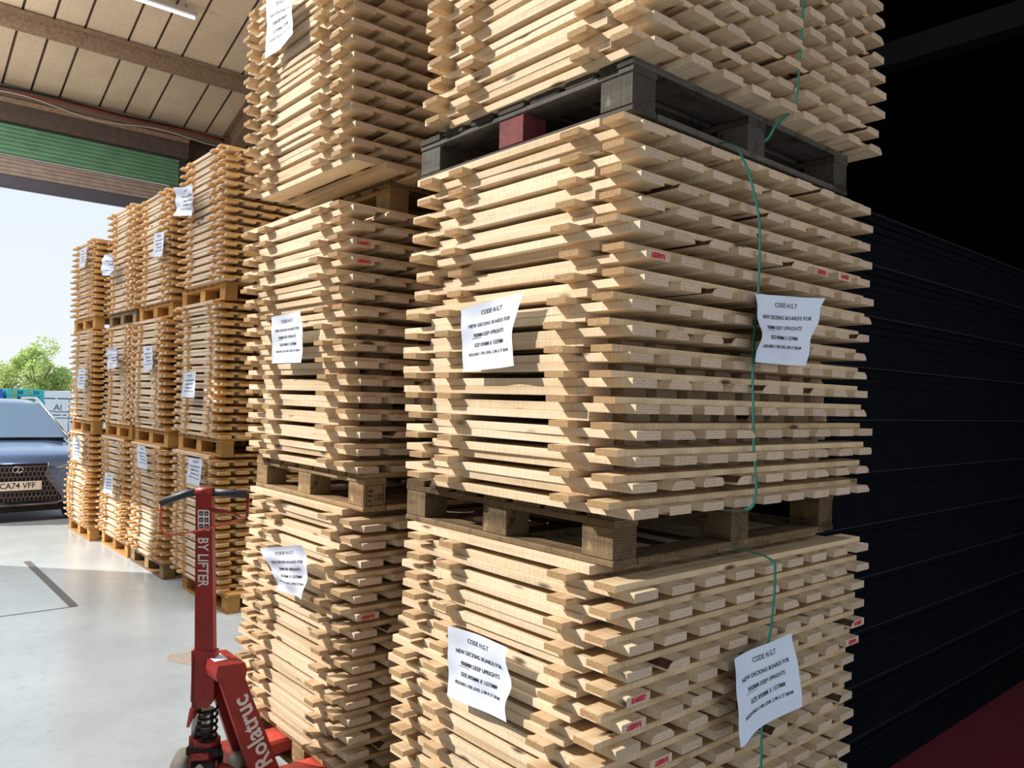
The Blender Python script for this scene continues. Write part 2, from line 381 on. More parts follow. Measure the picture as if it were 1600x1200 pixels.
# purlins
def purlin(L, label, x1=4.45):
    z = rz_(L)-.005; m = MB()
    P = [(L-.075, z), (L+.075, z+RS*-.15), (L+.075, z-.045), (L+.0, z-.04), (L+.0, z-.13), (L+.07, z-.155), (L+.07, z-.18), (L-.02, z-.155), (L-.02, z-.03), (L-.075, z-.025)]
    m.prism(P, 'X', -1.38, x1, 'tan_steel')
    return thing('roof_purlin', label, 'beam', data=m)
purlin(9.78, 'dusty brown roof purlin crossing the sloping sheets, lower of the two seen')
purlin(8.05, 'dusty brown roof purlin hidden higher up beyond the top edge')
purlin(6.3, 'dusty brown roof purlin above the pallet truck, out of view')
m = MB()
def raf(x0, x1, dz0, dz1, mat):
    o = len(m.v)
    for L in (4.35, 11.05):
        for x_, d_ in ((x0, dz0), (x1, dz0), (x1, dz1), (x0, dz1)): m.v.append((x_, L, rz_(L)+d_))
    for f in ((0, 1, 5, 4), (1, 2, 6, 5), (2, 3, 7, 6), (3, 0, 4, 7), (0, 3, 2, 1), (4, 5, 6, 7)): m.face([o+i for i in f], mat)
raf(3.98, 4.16, -.03, -.01, 'tan_steel'); raf(4.06, 4.08, -.34, -.03, 'tan_steel'); raf(3.98, 4.16, -.36, -.34, 'tan_steel')
thing('rafter', 'brown steel rafter sloping down behind the third stack to the door wall', 'beam', data=m)
# beam with the bay's shade in its colour, and grey sheet, high up
m = MB(); m.box(7.3, 7.5, -1, 4.18, 4.86, 5.08, 'shade_black'); thing('crossbeam', 'barely lit dark beam high up in the black bay at right', 'beam', data=m)
m = MB(); m.box(6.2, 7.25, 4.1, 4.19, 4.6, 5.7, 'grey_panel'); thing('wall_panel', 'dim grey panel high on the black wall at the upper right', 'panel', data=m)
# cables along the eaves
def cable(x0, x1, z, y, amp, mat, r, lab, ph=0):
    m = MB(); m.tube([(x0+(x1-x0)*i/40, y, z+amp*math.sin(i*.55+ph)+amp*.6*math.sin(i*.23+2*ph)) for i in range(41)], r, mat, 6)
    thing('cable', lab, 'cable', data=m)
cable(-1.38, 3.95, 5.12, 10.80, .012, 'cable_red', .010, 'red electric cable clipped along the eaves beam above the shutter')
cable(-1.38, 3.95, 5.155, 10.82, .01, 'cable_black', .014, 'black electric cable running above the red cable at the eaves', 1)
cable(-1.38, 3.95, 5.05, 10.79, .035, 'cable_white', .008, 'thin white cable sagging below the red cable over the shutter', 2)
m = MB(); m.box(-1.38, 4.3, 10.84, 10.9, 5.06, 5.19, 'rib'); struct('trim_3', m)
# fluorescent lamp
t = thing('ceiling_lamp', 'white fluorescent tube lamp under the roof at the top edge', 'lamp', (2.3, 8.95, 5.80))
m = MB(); m.box(-.62, .62, -.04, .04, .04, .09, 'cable_white', c=.008, axis='X'); m.tube([(-.5, 0, .09), (-.5, 0, .14)], .01, 'steel'); m.tube([(.5, 0, .09), (.5, 0, .14)], .01, 'steel'); ob('housing', m, t)
m = MB(); m.tube([(-.6, 0, .02), (.6, 0, .02)], .016, 'lamp_white', 10); ob('tube', m, t)
# floor marks
m = MB(); m.box(1.395, 1.455, 6.68, 8.62, 0, .003, 'channel'); struct('trim_4', m)
m = MB(); m.box(-1.38, 1.44, 6.660, 6.672, 0, .0025, 'channel'); struct('trim_5', m)
m = MB()
P = [(1.78+.15*math.cos(a)*(1+.3*math.sin(3*a)), 4.95+.22*math.sin(a)*(1+.25*math.cos(5*a))) for a in [i*math.pi/12 for i in range(24)]]
m.prism(P, 'Z', 0, .0015, 'scuff'); struct('floor_scuff', m)

# ------------------------------------------------------------------ decking panels
T = .0224; TS = .0245; TB = 3*T-2*TS; TG = .0002; DL = .165; SL = .888; BW = .098; BT = .075; NS = 9; WR = 1.295
def sect(w_, h, kind):
    c = .0012
    if kind == 1: return [(c, 0), (w_-c, 0), (w_, c), (w_, h*.35), (w_-.012, h*.8), (w_-.022, h), (c, h), (0, h-c)]
    if kind == 2: return [(c, 0), (w_-c, 0), (w_, c), (w_, h-c), (w_-c, h), (.024, h), (.010, h*.75), (0, h*.3)]
    if kind == 3: return [(.004, 0), (w_-.004, 0), (w_, .004), (w_, h-.008), (w_-.008, h), (.008, h), (0, h-.008), (0, .004)]
    if kind == 4: return [(c, 0), (w_-c, 0), (w_, c), (w_, h*.5), (w_-.016, h), (.016, h), (0, h*.5), (0, c)]
    return [(c, 0), (w_-c, 0), (w_, c), (w_, h-c), (w_-c, h), (c, h), (0, h-c), (0, c)]
SLATS = []
for k_ in (0, 0, 0, 0, 0, 1, 2, 3, 4):
    for q in range(1):
        m = MB(); wd = BW+rnd(-.004, .002); P = sect(wd, TS-TG, k_); nseg = 6; o = 0
        n = len(P); ph = rnd(0, 6)
        for i in range(nseg+1):
            y = SL*i/nseg; dx = .0015*math.sin(ph+i*1.3)
            for (a, b_) in P: m.v.append((a+dx, y, b_))
        for i in range(nseg):
            for j in range(n):
                l = (j+1) % n
                wane = (k_ == 1 and j in (3, 4)) or (k_ == 2 and j in (5, 6)) or (k_ == 4 and j in (3, 5))
                m.face((i*n+j, i*n+l, (i+1)*n+l, (i+1)*n+j), 'bark' if wane and k_ != 4 else 'pineY')
        m.face([j for j in range(n)][::-1], 'slat_end'); m.face([nseg*n+j for j in range(n)], 'slat_end')
        SLATS.append(m.mesh('slat'))
BATTENS = []
for k_ in (0, 3, 0):
    m = MB(); P = sect(BT, TB-TG, k_ if k_ != 3 else 0)
    m.prism(P, 'X', -.042, WR, 'pineX', 'batten_end'); BATTENS.append(m.mesh('batten'))
BAT = {'B': (.036, .730), 'A': (DL+.035, DL+.742)}
ORD = ['first', 'second', 'third', 'fourth', 'fifth', 'sixth', 'seventh', 'eighth', 'ninth', 'tenth', 'eleventh', 'twelfth', 'thirteenth', 'fourteenth', 'fifteenth', 'sixteenth', 'seventeenth', 'eighteenth', 'nineteenth', 'twentieth']
ORD += ['twenty-'+o for o in ORD[:9]]+['thirtieth']+['thirty-'+o for o in ORD[:9]]
slat_pick = [0, 1, 2, 3, 4, 5, 6, 7, 8]
STAMPABLE = []
def detailed_panel(typ, x, y, z, label, group, tag):
    r = thing('decking_panel', label, 'wood panel', (x, y, z), group=group)
    y0 = 0 if typ == 'B' else DL; zs = 0 if typ == 'B' else TS+TB
    sl = []
    for i in range(NS):
        xx = i*(WR-BW)/(NS-1)
        vi = random.choice((0, 1, 2, 3, 4)) if (i == 0 or random.random() < .62) else random.choice((5, 6, 7, 8))
        sl.append(ob('slat', SLATS[vi], r, (xx+rnd(-.003, .003), y0+rnd(-.006, .006), zs)))
    for b_ in BAT[typ]: ob('batten', random.choice(BATTENS), r, (rnd(-.006, .006), b_+rnd(-.006, .006), TS))
    STAMPABLE.append((tag, typ, x, y, z, r, sl)); return r
# small panels as one mesh, for the far stacks
def panel_boxes(m, typ, X=0, Y=0, Z=0, mats=('goldY', 'bounce_gold_end', 'bounce_goldX', 'pale_end')):
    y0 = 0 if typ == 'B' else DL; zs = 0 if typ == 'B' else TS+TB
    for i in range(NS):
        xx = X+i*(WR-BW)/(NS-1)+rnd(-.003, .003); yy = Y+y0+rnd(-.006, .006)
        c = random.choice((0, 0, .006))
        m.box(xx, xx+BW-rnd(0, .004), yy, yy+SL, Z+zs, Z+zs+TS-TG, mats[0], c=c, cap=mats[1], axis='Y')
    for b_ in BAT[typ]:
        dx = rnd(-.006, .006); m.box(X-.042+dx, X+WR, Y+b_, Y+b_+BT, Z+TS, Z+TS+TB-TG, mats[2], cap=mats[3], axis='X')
GOLD = ('goldY', 'bounce_gold_end', 'bounce_goldX', 'bounce_gold_end')
FAR = {}
for typ in 'AB':
    FAR[typ] = []
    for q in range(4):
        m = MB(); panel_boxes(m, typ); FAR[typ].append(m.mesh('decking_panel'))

# ------------------------------------------------------------------ pallets
PB, PT, PK, PM = .0196, .020, .088, .020      # bottom board, top deck board, block, stringer
def make_pallet(x, y, z, mat, label, group, special=None, seed=0, nx=1.2, ny=1.0):
    rr = random.Random(seed); r = thing('pallet', label, 'pallet', (x, y, z), group=group)
    mY, mX, mE = M[mat]
    def bx(name, a, ax, mt, **kw):
        m = MB(); m.box(*a, mt, c=.002+rr.random()*.003, cap=mE, axis=ax); return ob(name, m, r, **kw)
    for yy in (0, (ny-.1)/2, ny-.1): bx('bottom_board', (.105, nx-.105, yy, yy+.1, 0, PB-.0003), 'X', mX)
    for xx in (0, nx-.1): bx('bottom_board', (xx, xx+.1, 0, ny, 0, PB-.0003), 'Y', mY)
    for i, xx in enumerate((0, (nx-.1)/2, nx-.1)):
        for j, yy in enumerate((0, (ny-.12)/2, ny-.12)):
            mt = M['p_red'] if special == (i, j) else mY
            m = MB(); m.box(xx+.002, xx+.098, yy+.003, yy+.117, PB, PB+PK-.0003, mt, c=.003, cap=(mt if special == (i, j) else mE), axis='Y')
            ob('block', m, r)
    for xx in (0, (nx-.1)/2, nx-.1): bx('stringer', (xx, xx+.1, 0, ny, PB+PK, PB+PK+PM-.0003), 'Y', mY)
    n = 7; wds = [.1+rr.random()*.025 for _ in range(n)]
    for i in range(n):
        yy = (ny-wds[i])*i/(n-1); bx('deck_board', (rr.uniform(-.004, .004), nx, yy, yy+wds[i], PB+PK+PM, PB+PK+PM+PT-.0005), 'X', mX)
    return r
PH = PB+PK+PM+PT
SNAME = {'main': 'nearest stack', 's2': 'second stack', 'c4': 'third stack', 'c3': 'fourth stack', 'c2': 'fifth stack', 'c1': 'farthest stack'}
TNAME = ['bottom', 'middle', 'top']
PAL = {}
def stack(key, R0, palxs, paly, tiers, mats, detail, zstart=0.0, shift=None, palseed=1):
    z = zstart; out = []
    for ti, (npair, L0) in enumerate(tiers):
        lab = f"{['', 'weathered '][detail == 2]}wooden pallet under the {TNAME[ti]} tier of the {SNAME[key]}"
        if key == 'main': lab = ['weathered wooden pallet on the floor under the nearest stack', 'brown weathered wooden pallet between bottom and middle tiers of the nearest stack', 'blackened wooden pallet with one dark red block under the top tier of the nearest stack'][ti]
        palx = palxs[ti] if isinstance(palxs, (list, tuple)) else palxs
        py = paly[ti] if isinstance(paly, (list, tuple)) else paly
        PAL[(key, ti)] = (palx, py, z)
        make_pallet(palx, py, z, mats[ti], lab, 'pallets under the decking stacks', special=((0, 1) if (key, ti) == ('main', 2) else None), seed=palseed*10+ti)
        z += PH
        jx = jy = 0
        for k in range(npair):
            jx = max(-.02, min(.02, jx+rnd(-.009, .009))); jy = max(-.02, min(.02, jy+rnd(-.009, .009)))
            sx, sy = shift(ti, k, npair) if shift else (0, 0)
            for typ in 'BA':
                idx = 2*(npair-1-k)+(1 if typ == 'B' else 0)
                dx, dy = jx+sx+rnd(-.004, .004), jy+sy+rnd(-.004, .004)
                label = f"pine decking panel, {ORD[idx]} from the top in the {TNAME[ti]} tier of the {SNAME[key]}"
                mode = detail if not isinstance(detail, dict) else detail[ti]
                if mode == 2: detailed_panel(typ, R0+dx, L0+dy, z, label, 'stacked decking panels', (key, ti, k))
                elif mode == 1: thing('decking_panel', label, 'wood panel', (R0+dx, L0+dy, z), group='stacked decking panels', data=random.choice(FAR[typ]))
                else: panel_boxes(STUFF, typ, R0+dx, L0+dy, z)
            z += 3*T
    return z
STUFF = MB()
def sh_main(ti, k, n):
    f = k/(n-1)
    if ti == 1: return ((.03 if k in (9, 10) else 0)+.012*f, -.035*(1-min(1, f*3))-.005*f)
    if ti == 0: return (.0+.012*f, .045*(1-f)-.028*f)
    return (.03, -.02)
def sh_s2(ti, k, n):
    f = k/(n-1)
    if ti == 0: return (0, -.03*f+.03*(1-f))
    if ti == 1: return (0, .0+.06*f)
    return (.0, .02*f)
stack('main', 1.54, 1.58, [1.39, 1.40, 1.37], [(16, 1.315), (16, 1.315), (12, 1.315)], ['p_brown', 'p_brown', 'p_black'], 2, shift=sh_main, palseed=3)
stack('s2', 1.50, [1.53, 1.53, 1.78], [2.60, 2.62, 2.90], [(15, 2.62), (16, 2.62), (14, 2.74)], ['p_tan', 'p_tan', 'p_tan'], 2, zstart=.065, shift=sh_s2, palseed=4)
def sh_far(a, b): return lambda ti, k, n: (0, a*(k/(n-1)-.5) if ti else b*(k/(n-1)-.5))
stack('c4', 2.21, 2.26, [5.80, 6.02, 6.05], [(15, 5.92), (16, 5.97), (16, 5.99)], ['p_new']*3, 1, shift=sh_far(.05, .10), palseed=5)
stack('c3', 2.19, 2.22, 7.17, [(15, 7.15), (15, 7.15), (15, 7.15)], ['p_tan', 'p_new', 'p_new'], {0: 0, 1: 1, 2: 0}, shift=sh_far(.02, .03), palseed=6)
stack('c2', 2.19, 2.22, 8.28, [(15, 8.28), (15, 8.28), (16, 8.28)], ['p_new', 'p_new', 'p_tan'], 0, shift=sh_far(.02, .02), palseed=7)
stack('c1', 2.11, 2.13, [9.40, 9.42, 9.5], [(15, 9.40), (15, 9.41), (13, 9.48)], ['p_new']*3, 0, shift=sh_far(.02, .02), palseed=8)
o = ob('decking_panel', STUFF, None, kind='stuff', label='the more distant pine decking panels stacked nearest the yard door', category='wood panel', group='stacked decking panels')

# ------------------------------------------------------------------ stamps on slat ends
def stamp(Rw, zw, key, flip=False, size=.019, x_c=None):
    best = min([s_ for s_ in STAMPABLE if s_[0][0] == key and s_[1] == 'B'], key=lambda s_: abs(s_[4]+TS/2-zw))
    sl = min(best[6], key=lambda o_: abs(best[2]+o_.location.x+BW/2-Rw))
    m = MB(); sg = -1 if flip else 1
    add_text(m, 'RAMSBY', size, lambda x, y: (BW/2+sg*x, -.0007, TS/2+sg*y), 'stamp', bold=.0012, sx=.82)
    ob('printed_stamp', m, sl, label='red ink lettering')
for (a, b_, f) in ((1.517, .917, 0), (1.541, .853, 1), (1.74, .722, 1), (1.593, 2.054, 1), (2.468, 2.114, 1), (2.60, 2.112, 0), (2.81, .905, 0), (2.81, .84, 1)): stamp(a, b_, 'main', f)
for (a, b_, f) in ((1.536, 2.27, 0), (1.533, 2.205, 1), (1.58, .845, 1)): stamp(a, b_, 's2', f)

# ------------------------------------------------------------------ paper notices
LINES = [('CODE H.G.T', .0195, .86), ('NEW DECKING BOARDS FOR', .0165, .68), ('900MM DEEP UPRIGHTS', .0165, .53), ('SIZE 895MM X 1337MM', .0165, .38), ('REQUIRES 2 PER LEVEL 2.7M X 2T BEAM', .0125, .245)]
def notice(plane, val, C, label, warp=None, curl=.007, seed=0, name='paper_notice'):
    """C: four corners TL TR BR BL as seen from the camera, in (Y,Z) on an X plane or (X,Z) on a Y plane"""
    rr = random.Random(seed); ph = [rr.uniform(0, 6) for _ in range(6)]
    (tl, trr, br, bl) = C
    cx = sum(c[0] for c in C)/4; cz = sum(c[1] for c in C)/4
    def P(u, v, off=0):       # u 0..1 left->right, v 0..1 bottom->top
        a = tl[0]*(1-u)*v+trr[0]*u*v+br[0]*u*(1-v)+bl[0]*(1-u)*(1-v)
        b = tl[1]*(1-u)*v+trr[1]*u*v+br[1]*u*(1-v)+bl[1]*(1-u)*(1-v)
        d = curl*(.35*math.sin(ph[0]+5*u+3*v)+.25*math.sin(ph[1]+9*u-5*v)+.2*math.sin(ph[2]+14*v+3*u))+curl*.9*abs(2*u-1)**3+curl*.5*abs(2*v-1)**3
        if warp:
            da, db, dd = warp(u, v); a += da; b += db; d += dd
        d += off
        return Vector((val-d-cx*0, a, b)) if plane == 'X' else Vector((a, val-d, b))
    org = Vector((val, cx, cz)) if plane == 'X' else Vector((cx, val, cz))
    m = MB(); m.grid(lambda u, v: P(u, v)-org, 28, 22, 'paper')
    r = thing(name, label, 'notice', tuple(org), group='paper notices stapled to the stacks', data=m)
    t_ = MB()
    for txt, sz, vy in LINES:
        add_text(t_, txt, sz, lambda x, y: P(.5+x/.297, vy+y/.21, .0009)-org, 'ink', bold=.0003, sx=1.0, spacing=1.04)
    w5 = .0165*.58*5
    t_.grid(lambda u, v: P(.5+(-.0985+.052*u)/.297, .485+.006*v, .0009)-org, 6, 1, 'ink')
    ob('printed_text', t_, r, label='black printed lines')
notice('X', 1.490, [(1.974, 1.953), (1.669, 1.975), (1.692, 1.764), (1.951, 1.748)], 'white paper notice on the left face of the nearest stack, middle tier',
       warp=lambda u, v: (.034*u*math.sin(math.pi*min(1, max(0, (1-v)))), -.01*(1-u)**6*v**4, .012*u*(1-v)), seed=1)
notice('X', 1.490, [(1.988, .953), (1.701, .956), (1.700, .744), (1.987, .732)], 'white paper notice low on the left face of the nearest stack, bottom tier',
       warp=lambda u, v: (.012*u*math.sin(3*math.pi*v), 0, 0), seed=2)
notice('Y', 1.278, [(2.018, 1.995), (2.414, 2.019), (2.298, 1.798), (1.985, 1.793)], 'creased white paper notice over the green strap on the middle tier right face',
       warp=lambda u, v: (.03*(1-u)*math.sin(math.pi*v)-.02*u*v, 0, .03*math.exp(-((u-.35)**2+(v-.3)**2)*14)), curl=.02, seed=3)
notice('Y', 1.278, [(1.959, .945), (2.269, .965), (2.344, .72), (1.993, .706)], 'white paper notice on the bottom tier right face, its lower left corner hanging',
       warp=lambda u, v: (.01*math.sin(3*v), -.02*math.exp(-(u-.05)**2*60)*(1-v), 0), seed=4)
notice('X', 1.444, [(3.290, 1.998), (3.008, 2.008), (2.975, 1.793), (3.277, 1.795)], 'white paper notice halfway up the middle tier of the second stack', seed=5)
notice('X', 1.444, [(3.282, .991), (2.907, 1.064), (2.876, .853), (3.134, .839)], 'torn folded white paper notice on the bottom tier of the second stack',
       warp=lambda u, v: (-.03*(1-u)*math.sin(math.pi*(1-v)), 0, .02*math.sin(4*u)*v), curl=.02, seed=6)
notice('X', 1.444, [(3.468, 3.479), (3.198, 3.406), (3.159, 3.21), (3.446, 3.189)], 'white paper notice high up on the top tier of the second stack', seed=7)
notice('X', 2.158, [(6.92, 3.387), (6.485, 3.33), (6.433, 3.083), (6.86, 3.13)], 'curling white paper notice on the top tier of the third stack', curl=.03, seed=8)
notice('X', 2.162, [(6.63, 1.805), (6.337, 1.819), (6.345, 1.605), (6.66, 1.61)], 'white paper notice on the middle tier of the third stack', seed=9)
notice('X', 2.158, [(6.42, 1.131), (6.11, 1.137), (6.16, .923), (6.46, .934)], 'white paper notice on the bottom tier of the third stack beside the truck handle', seed=10)
notice('X', 2.130, [(7.449, 3.063), (7.155, 3.050), (7.184, 2.837), (7.462, 2.857)], 'bluish white paper notice on the top tier of the fourth stack', seed=11)
notice('X', 2.130, [(7.658, 2.059), (7.389, 2.056), (7.345, 1.844), (7.62, 1.829)], 'white paper notice on the middle tier of the fourth stack', seed=12)
notice('X', 2.130, [(7.748, 1.148), (7.471, 1.148), (7.39, .942), (7.683, .946)], 'white paper notice near the top of the bottom tier of the fourth stack', seed=13)
notice('X', 2.110, [(8.98, 3.060), (8.600, 3.030), (8.620, 2.805), (8.98, 2.84)], 'white paper notice standing out from the top tier of the fifth stack', curl=.04, seed=14)
notice('X', 2.130, [(8.78, 2.071), (8.45, 2.089), (8.45, 1.867), (8.81, 1.86)], 'shaded wavy paper notice on the middle tier of the fifth stack', curl=.03, seed=15)
notice('X', 2.130, [(8.836, .797), (8.519, .812), (8.514, .602), (8.86, .589)], 'white paper notice on the bottom tier of the fifth stack', seed=16)
notice('X', 2.050, [(9.93, 3.224), (9.62, 3.214), (9.64, 3.01), (9.95, 3.03)], 'white paper notice on the top tier of the farthest stack by the door', seed=17)
notice('X', 2.050, [(9.80, 1.867), (9.45, 1.875), (9.47, 1.654), (9.80, 1.651)], 'sunlit white paper notice on the middle tier of the farthest stack', seed=18)
notice('X', 2.050, [(9.92, 1.095), (9.58, 1.111), (9.60, .86), (9.93, .85)], 'sunlit white paper notice on the bottom tier of the farthest stack', seed=19)

# ------------------------------------------------------------------ green straps on the nearest stack
def strap(pts, label, wdt=.013):
    m = MB(); P = [Vector(p) for p in pts]; n = len(P)
    fine = []
    for i in range(n-1):
        p0, p1, p2, p3 = P[max(0, i-1)], P[i], P[i+1], P[min(n-1, i+2)]
        for q in range(6):
            t_ = q/6; fine.append(.5*((2*p1)+(-p0+p2)*t_+(2*p0-5*p1+4*p2-p3)*t_*t_+(-p0+3*p1-3*p2+p3)*t_**3))
    fine.append(P[-1]); o = 0
    for i, p in enumerate(fine):
        d = (fine[min(i+1, len(fine)-1)]-fine[max(i-1, 0)]).normalized()
        a = d.cross(Vector((0, 1, 0))) if abs(d.y) < .9 else Vector((1, 0, 0))
        if abs(d.z) < .3: a = Vector((1, 0, 0))
        a = a.normalized() if a.x > 0 else -a.normalized(); nn = d.cross(a).normalized()*.0005
        for s1, s2 in ((-1, -1), (1, -1), (1, 1), (-1, 1)): m.v.append(tuple(p+a*wdt/2*s1+nn*s2))
    for i in range(len(fine)-1):
        for k in range(4):
            l = (k+1) % 4; m.face((4*i+k, 4*i+l, 4*i+4+l, 4*i+4+k), 'strap', True)
    m.face((0, 1, 2, 3), 'strap'); e = 4*(len(fine)-1); m.face((e, e+1, e+2, e+3), 'strap')
    return thing('strap', label, 'strap', data=m, group='green straps round the nearest stack')
yf = 1.294
strap([(2.30, yf-.012, 3.30), (2.285, yf-.014, 2.962), (2.27, yf-.012, 2.751), (2.25, yf-.012, 2.62), (2.245, yf+.05, 2.565), (2.24, yf+.09, 2.52), (2.2, yf+.2, 2.50), (2.1, yf+.32, 2.52)], 'green strap hanging down the right face of the top tier, nearest stack')
strap([(1.975, yf+.3, 2.452), (1.98, yf+.06, 2.45), (1.985, yf-.005, 2.38), (2.03, yf-.01, 2.30), (2.066, yf-.01, 2.2), (2.08, yf-.002, 2.02), (2.07, yf, 1.9), (2.054, yf-.004, 1.789), (2.062, yf-.004, 1.66), (2.07, yf-.004, 1.542), (2.045, yf-.03, 1.419), (2.0, yf-.03, 1.368), (1.92, yf+.04, 1.366), (1.8, yf+.12, 1.366)], 'green strap bowed down the right face of the middle tier, nearest stack')
strap([(2.10, 1.62, 1.226), (2.11, 1.46, 1.226), (2.125, yf+.12, 1.2262), (2.14, yf-.02, 1.21), (2.155, yf-.032, 1.15), (2.158, yf-.02, 1.0), (2.15, yf-.002, .85), (2.15, yf-.002, .55), (2.15, yf-.002, .25)], 'dark green strap on the bottom tier, partly behind the lower notice')
# date stamp on the second stack's pallet block
kx, ky, kz = PAL[('s2', 1)]
m = MB(); yb = -.004
for (a0, a1, b0, b1) in ((.012, .088, .024, .026), (.012, .088, .100, .102), (.012, .014, .024, .102), (.086, .088, .024, .102)): m.box(a0, a1, yb, yb+.002, b0, b1, 'dark_stamp')
add_text(m, 'U32', .030, lambda x, y: (.066+x, yb, .055+y), 'dark_stamp', bold=.0006, sx=.8)
for i in range(3): m.box(.02, .034+.004*i, yb, yb+.002, .04+.018*i, .047+.018*i, 'dark_stamp')
blk = [c for c in bpy.data.objects if c.name.startswith('block') and c.parent and (c.parent.location-Vector((kx, ky, kz))).length < 1e-4]
blk.sort(key=lambda o_: (sum((v.co.x+v.co.y) for v in o_.data.vertices)))
m2 = ob('burnt_stamp', m, blk[0], label='burnt treatment mark')

# ------------------------------------------------------------------ pallet truck
tr = thing('pallet_truck', 'red hand pallet truck with its forks under the second stack', 'pallet truck', (1.15, 3.09, 0))
def rel(v): return Vector(v)-Vector((1.15, 3.09, 0))
def P3(*a): return rel(a)
U1 = Vector((.757, -.653, 0)); U2 = Vector((.653, .757, 0)); UZ = Vector((0, 0, 1))
def loc_box(m, c, ax, hx, hy, z0, z1, mat, top=None, c_=.003):
    """tapered box: centre c (truck frame), ax = in-plane x axis; (hx,hy) at z0 ; top=(cx,cy,hx,hy) at z1"""
    ay = UZ.cross(ax)
    tp = top or (0, 0, hx, hy); o = len(m.v)
    for (dx, dy, kx_, ky_, z) in ((0, 0, hx, hy, z0), (tp[0], tp[1], tp[2], tp[3], z1)):
        for (sx_, sy_) in ((-1, -1), (1, -1), (1, 1), (-1, 1)): m.v.append(tuple(Vector(c)+ax*(dx+sx_*kx_)+ay*(dy+sy_*ky_)+UZ*z))
    for f in ((0, 1, 5, 4), (1, 2, 6, 5), (2, 3, 7, 6), (3, 0, 4, 7), (3, 2, 1, 0), (4, 5, 6, 7)): m.face([o+i for i in f], mat)
# forks
for k_, (l0, l1) in enumerate(((2.845, 2.995), (3.205, 3.36))):
    m = MB(); a = rel((1.28, l0, 0)); b_ = rel((2.42, l1, 0))
    P = [(a.y+.012, .108), (a.y, .118), (a.y, .158), (a.y+.012, .168), (b_.y-.012, .168), (b_.y, .158), (b_.y, .118), (b_.y-.012, .108)]
    m.prism(P, 'X', a.x, b_.x-.06, 'red_worn'); m.prism([(p*.8+(a.y+b_.y)/2*.2, q*.8+.02) for p, q in P], 'X', b_.x-.06, b_.x, 'red_worn')
    fk = ob('fork', m, tr, label='nearer worn salmon red fork' if k_ == 0 else 'farther worn salmon red fork')
    m = MB(); cy = (a.y+b_.y)/2
    m.disc((b_.x-.12, cy, .04), (0, 1, 0), .038, .07, 'wheel', 18); ob('load_roller', m, fk)
    m = MB(); m.box(a.x+.2, b_.x-.1, cy-.02, cy+.02, .075, .11, 'red'); ob('push_rod', m, fk)
# carriage: sloped plates + top cap + cross plate
m = MB()
def plate(Lw, th, mat='red'):
    y = Lw-3.09
    P = [(1.128-1.15, .58), (1.222-1.15, .575), (1.40-1.15, .10), (1.295-1.15, .10)]
    P = [(-.022, .585), (.074, .58), (.262, .10), (.145, .10)]
    m.prism(P, 'Y', y, y+th, mat)
plate(2.95, .028); plate(3.10, .028)
m.prism([(-.030, .575), (.078, .568), (.084, .60), (.074, .628), (-.03, .634), (-.036, .60)], 'Y', 2.943-3.09, 3.135-3.09, 'red')
m.prism([(.066, .57), (.074, .58), (.262, .10), (.245, .10)], 'Y', 2.975-3.09, 3.105-3.09, 'red')
ob('carriage', m, tr)
m = MB(); m.box(-.022, .03, -.09, .0, .633, .6345, 'paper'); ob('sticker', m, tr, label='worn white sticker')
m = MB()
A = Vector((.195, 2.949-3.09, .165)); B = Vector((.052, 2.949-3.09, .535)); dirv = (B-A).normalized(); side = Vector((dirv.z, 0, -dirv.x))
mid = (A+B)/2-side*.006
add_text(m, 'Rolatruc', .094, lambda x, y: mid+dirv*x-side*y, 'white_paint', bold=.0022, sx=.98)
ob('lettering', m, tr, label='white painted lettering')
# pump and steering unit
PC = rel((1.150, 3.108, 0))
st = MB()
st.tube([PC+UZ*.13, PC+UZ*.24], .062, 'black_metal', 20); st.tube([PC+UZ*.24, PC+UZ*.30], .05, 'red', 20)
st.tube([PC+UZ*.30, PC+UZ*.42], .022, 'steel', 14)
ob('pump', st, tr)
m = MB(); hel = []
for i in range(5*16+1):
    a = i/16*2*math.pi; hel.append(PC+Vector((.034*math.cos(a), .034*math.sin(a), .285+.14*i/80)))
m.tube(hel, .0055, 'black_metal', 6); ob('spring', m, tr)
m = MB()
c0 = PC-U1*.052+U2*.02
m.tube([c0+UZ*.44, c0+UZ*.555, c0+UZ*.565], .026, 'red', 16); m.tube([c0+UZ*.30, c0+UZ*.44], .020, 'steel', 14); m.tube([c0+UZ*.20, c0+UZ*.30], .027, 'red', 14)
ob('lift_cylinder', m, tr)
m = MB()
loc_box(m, PC-U2*.02, U1, .055, .018, .205, .232, 'red'); loc_box(m, PC-U2*.03, U1, .062, .02, .255, .285, 'black_metal')
m.tube([PC-U1*.05+UZ*.225, PC+U1*.12-U2*.02+UZ*.19, rel((1.38, 3.0, .15))], .014, 'red', 8)
m.tube([PC-U1*.04-U2*.05+UZ*.25, PC+U1*.03-U2*.05+UZ*.255], .016, 'red', 8)
m.tube([PC-U2*.052-U1*.0+UZ*.215, PC-U2*.075-U1*.0+UZ*.215], .016, 'steel', 14); m.tube([PC-U2*.068+U1*.004+UZ*.20, PC-U2*.07+U1*.004+UZ*.14], .008, 'steel', 8)
ob('linkage', m, tr)
for s_ in (-1, 1):
    m = MB(); m.disc(PC+U2*.05+U1*.108*s_+UZ*.115, U1, .115, .06, 'wheel', 28, face='wheel'); m.disc(PC+U2*.05+U1*.108*s_+UZ*.115, U1, .035, .07, 'black_metal', 16)
    ob('steering_wheel', m, tr)
m = MB(); m.tube([PC+U2*.05-U1*.09+UZ*.115, PC+U2*.05+U1*.09+UZ*.115], .012, 'steel'); m.tube([PC+UZ*.14, PC+U2*.05+UZ*.115], .02, 'black_metal'); m.tube([PC+UZ*.08, PC+UZ*.15], .03, 'black_metal', 14); ob('axle', m, tr)
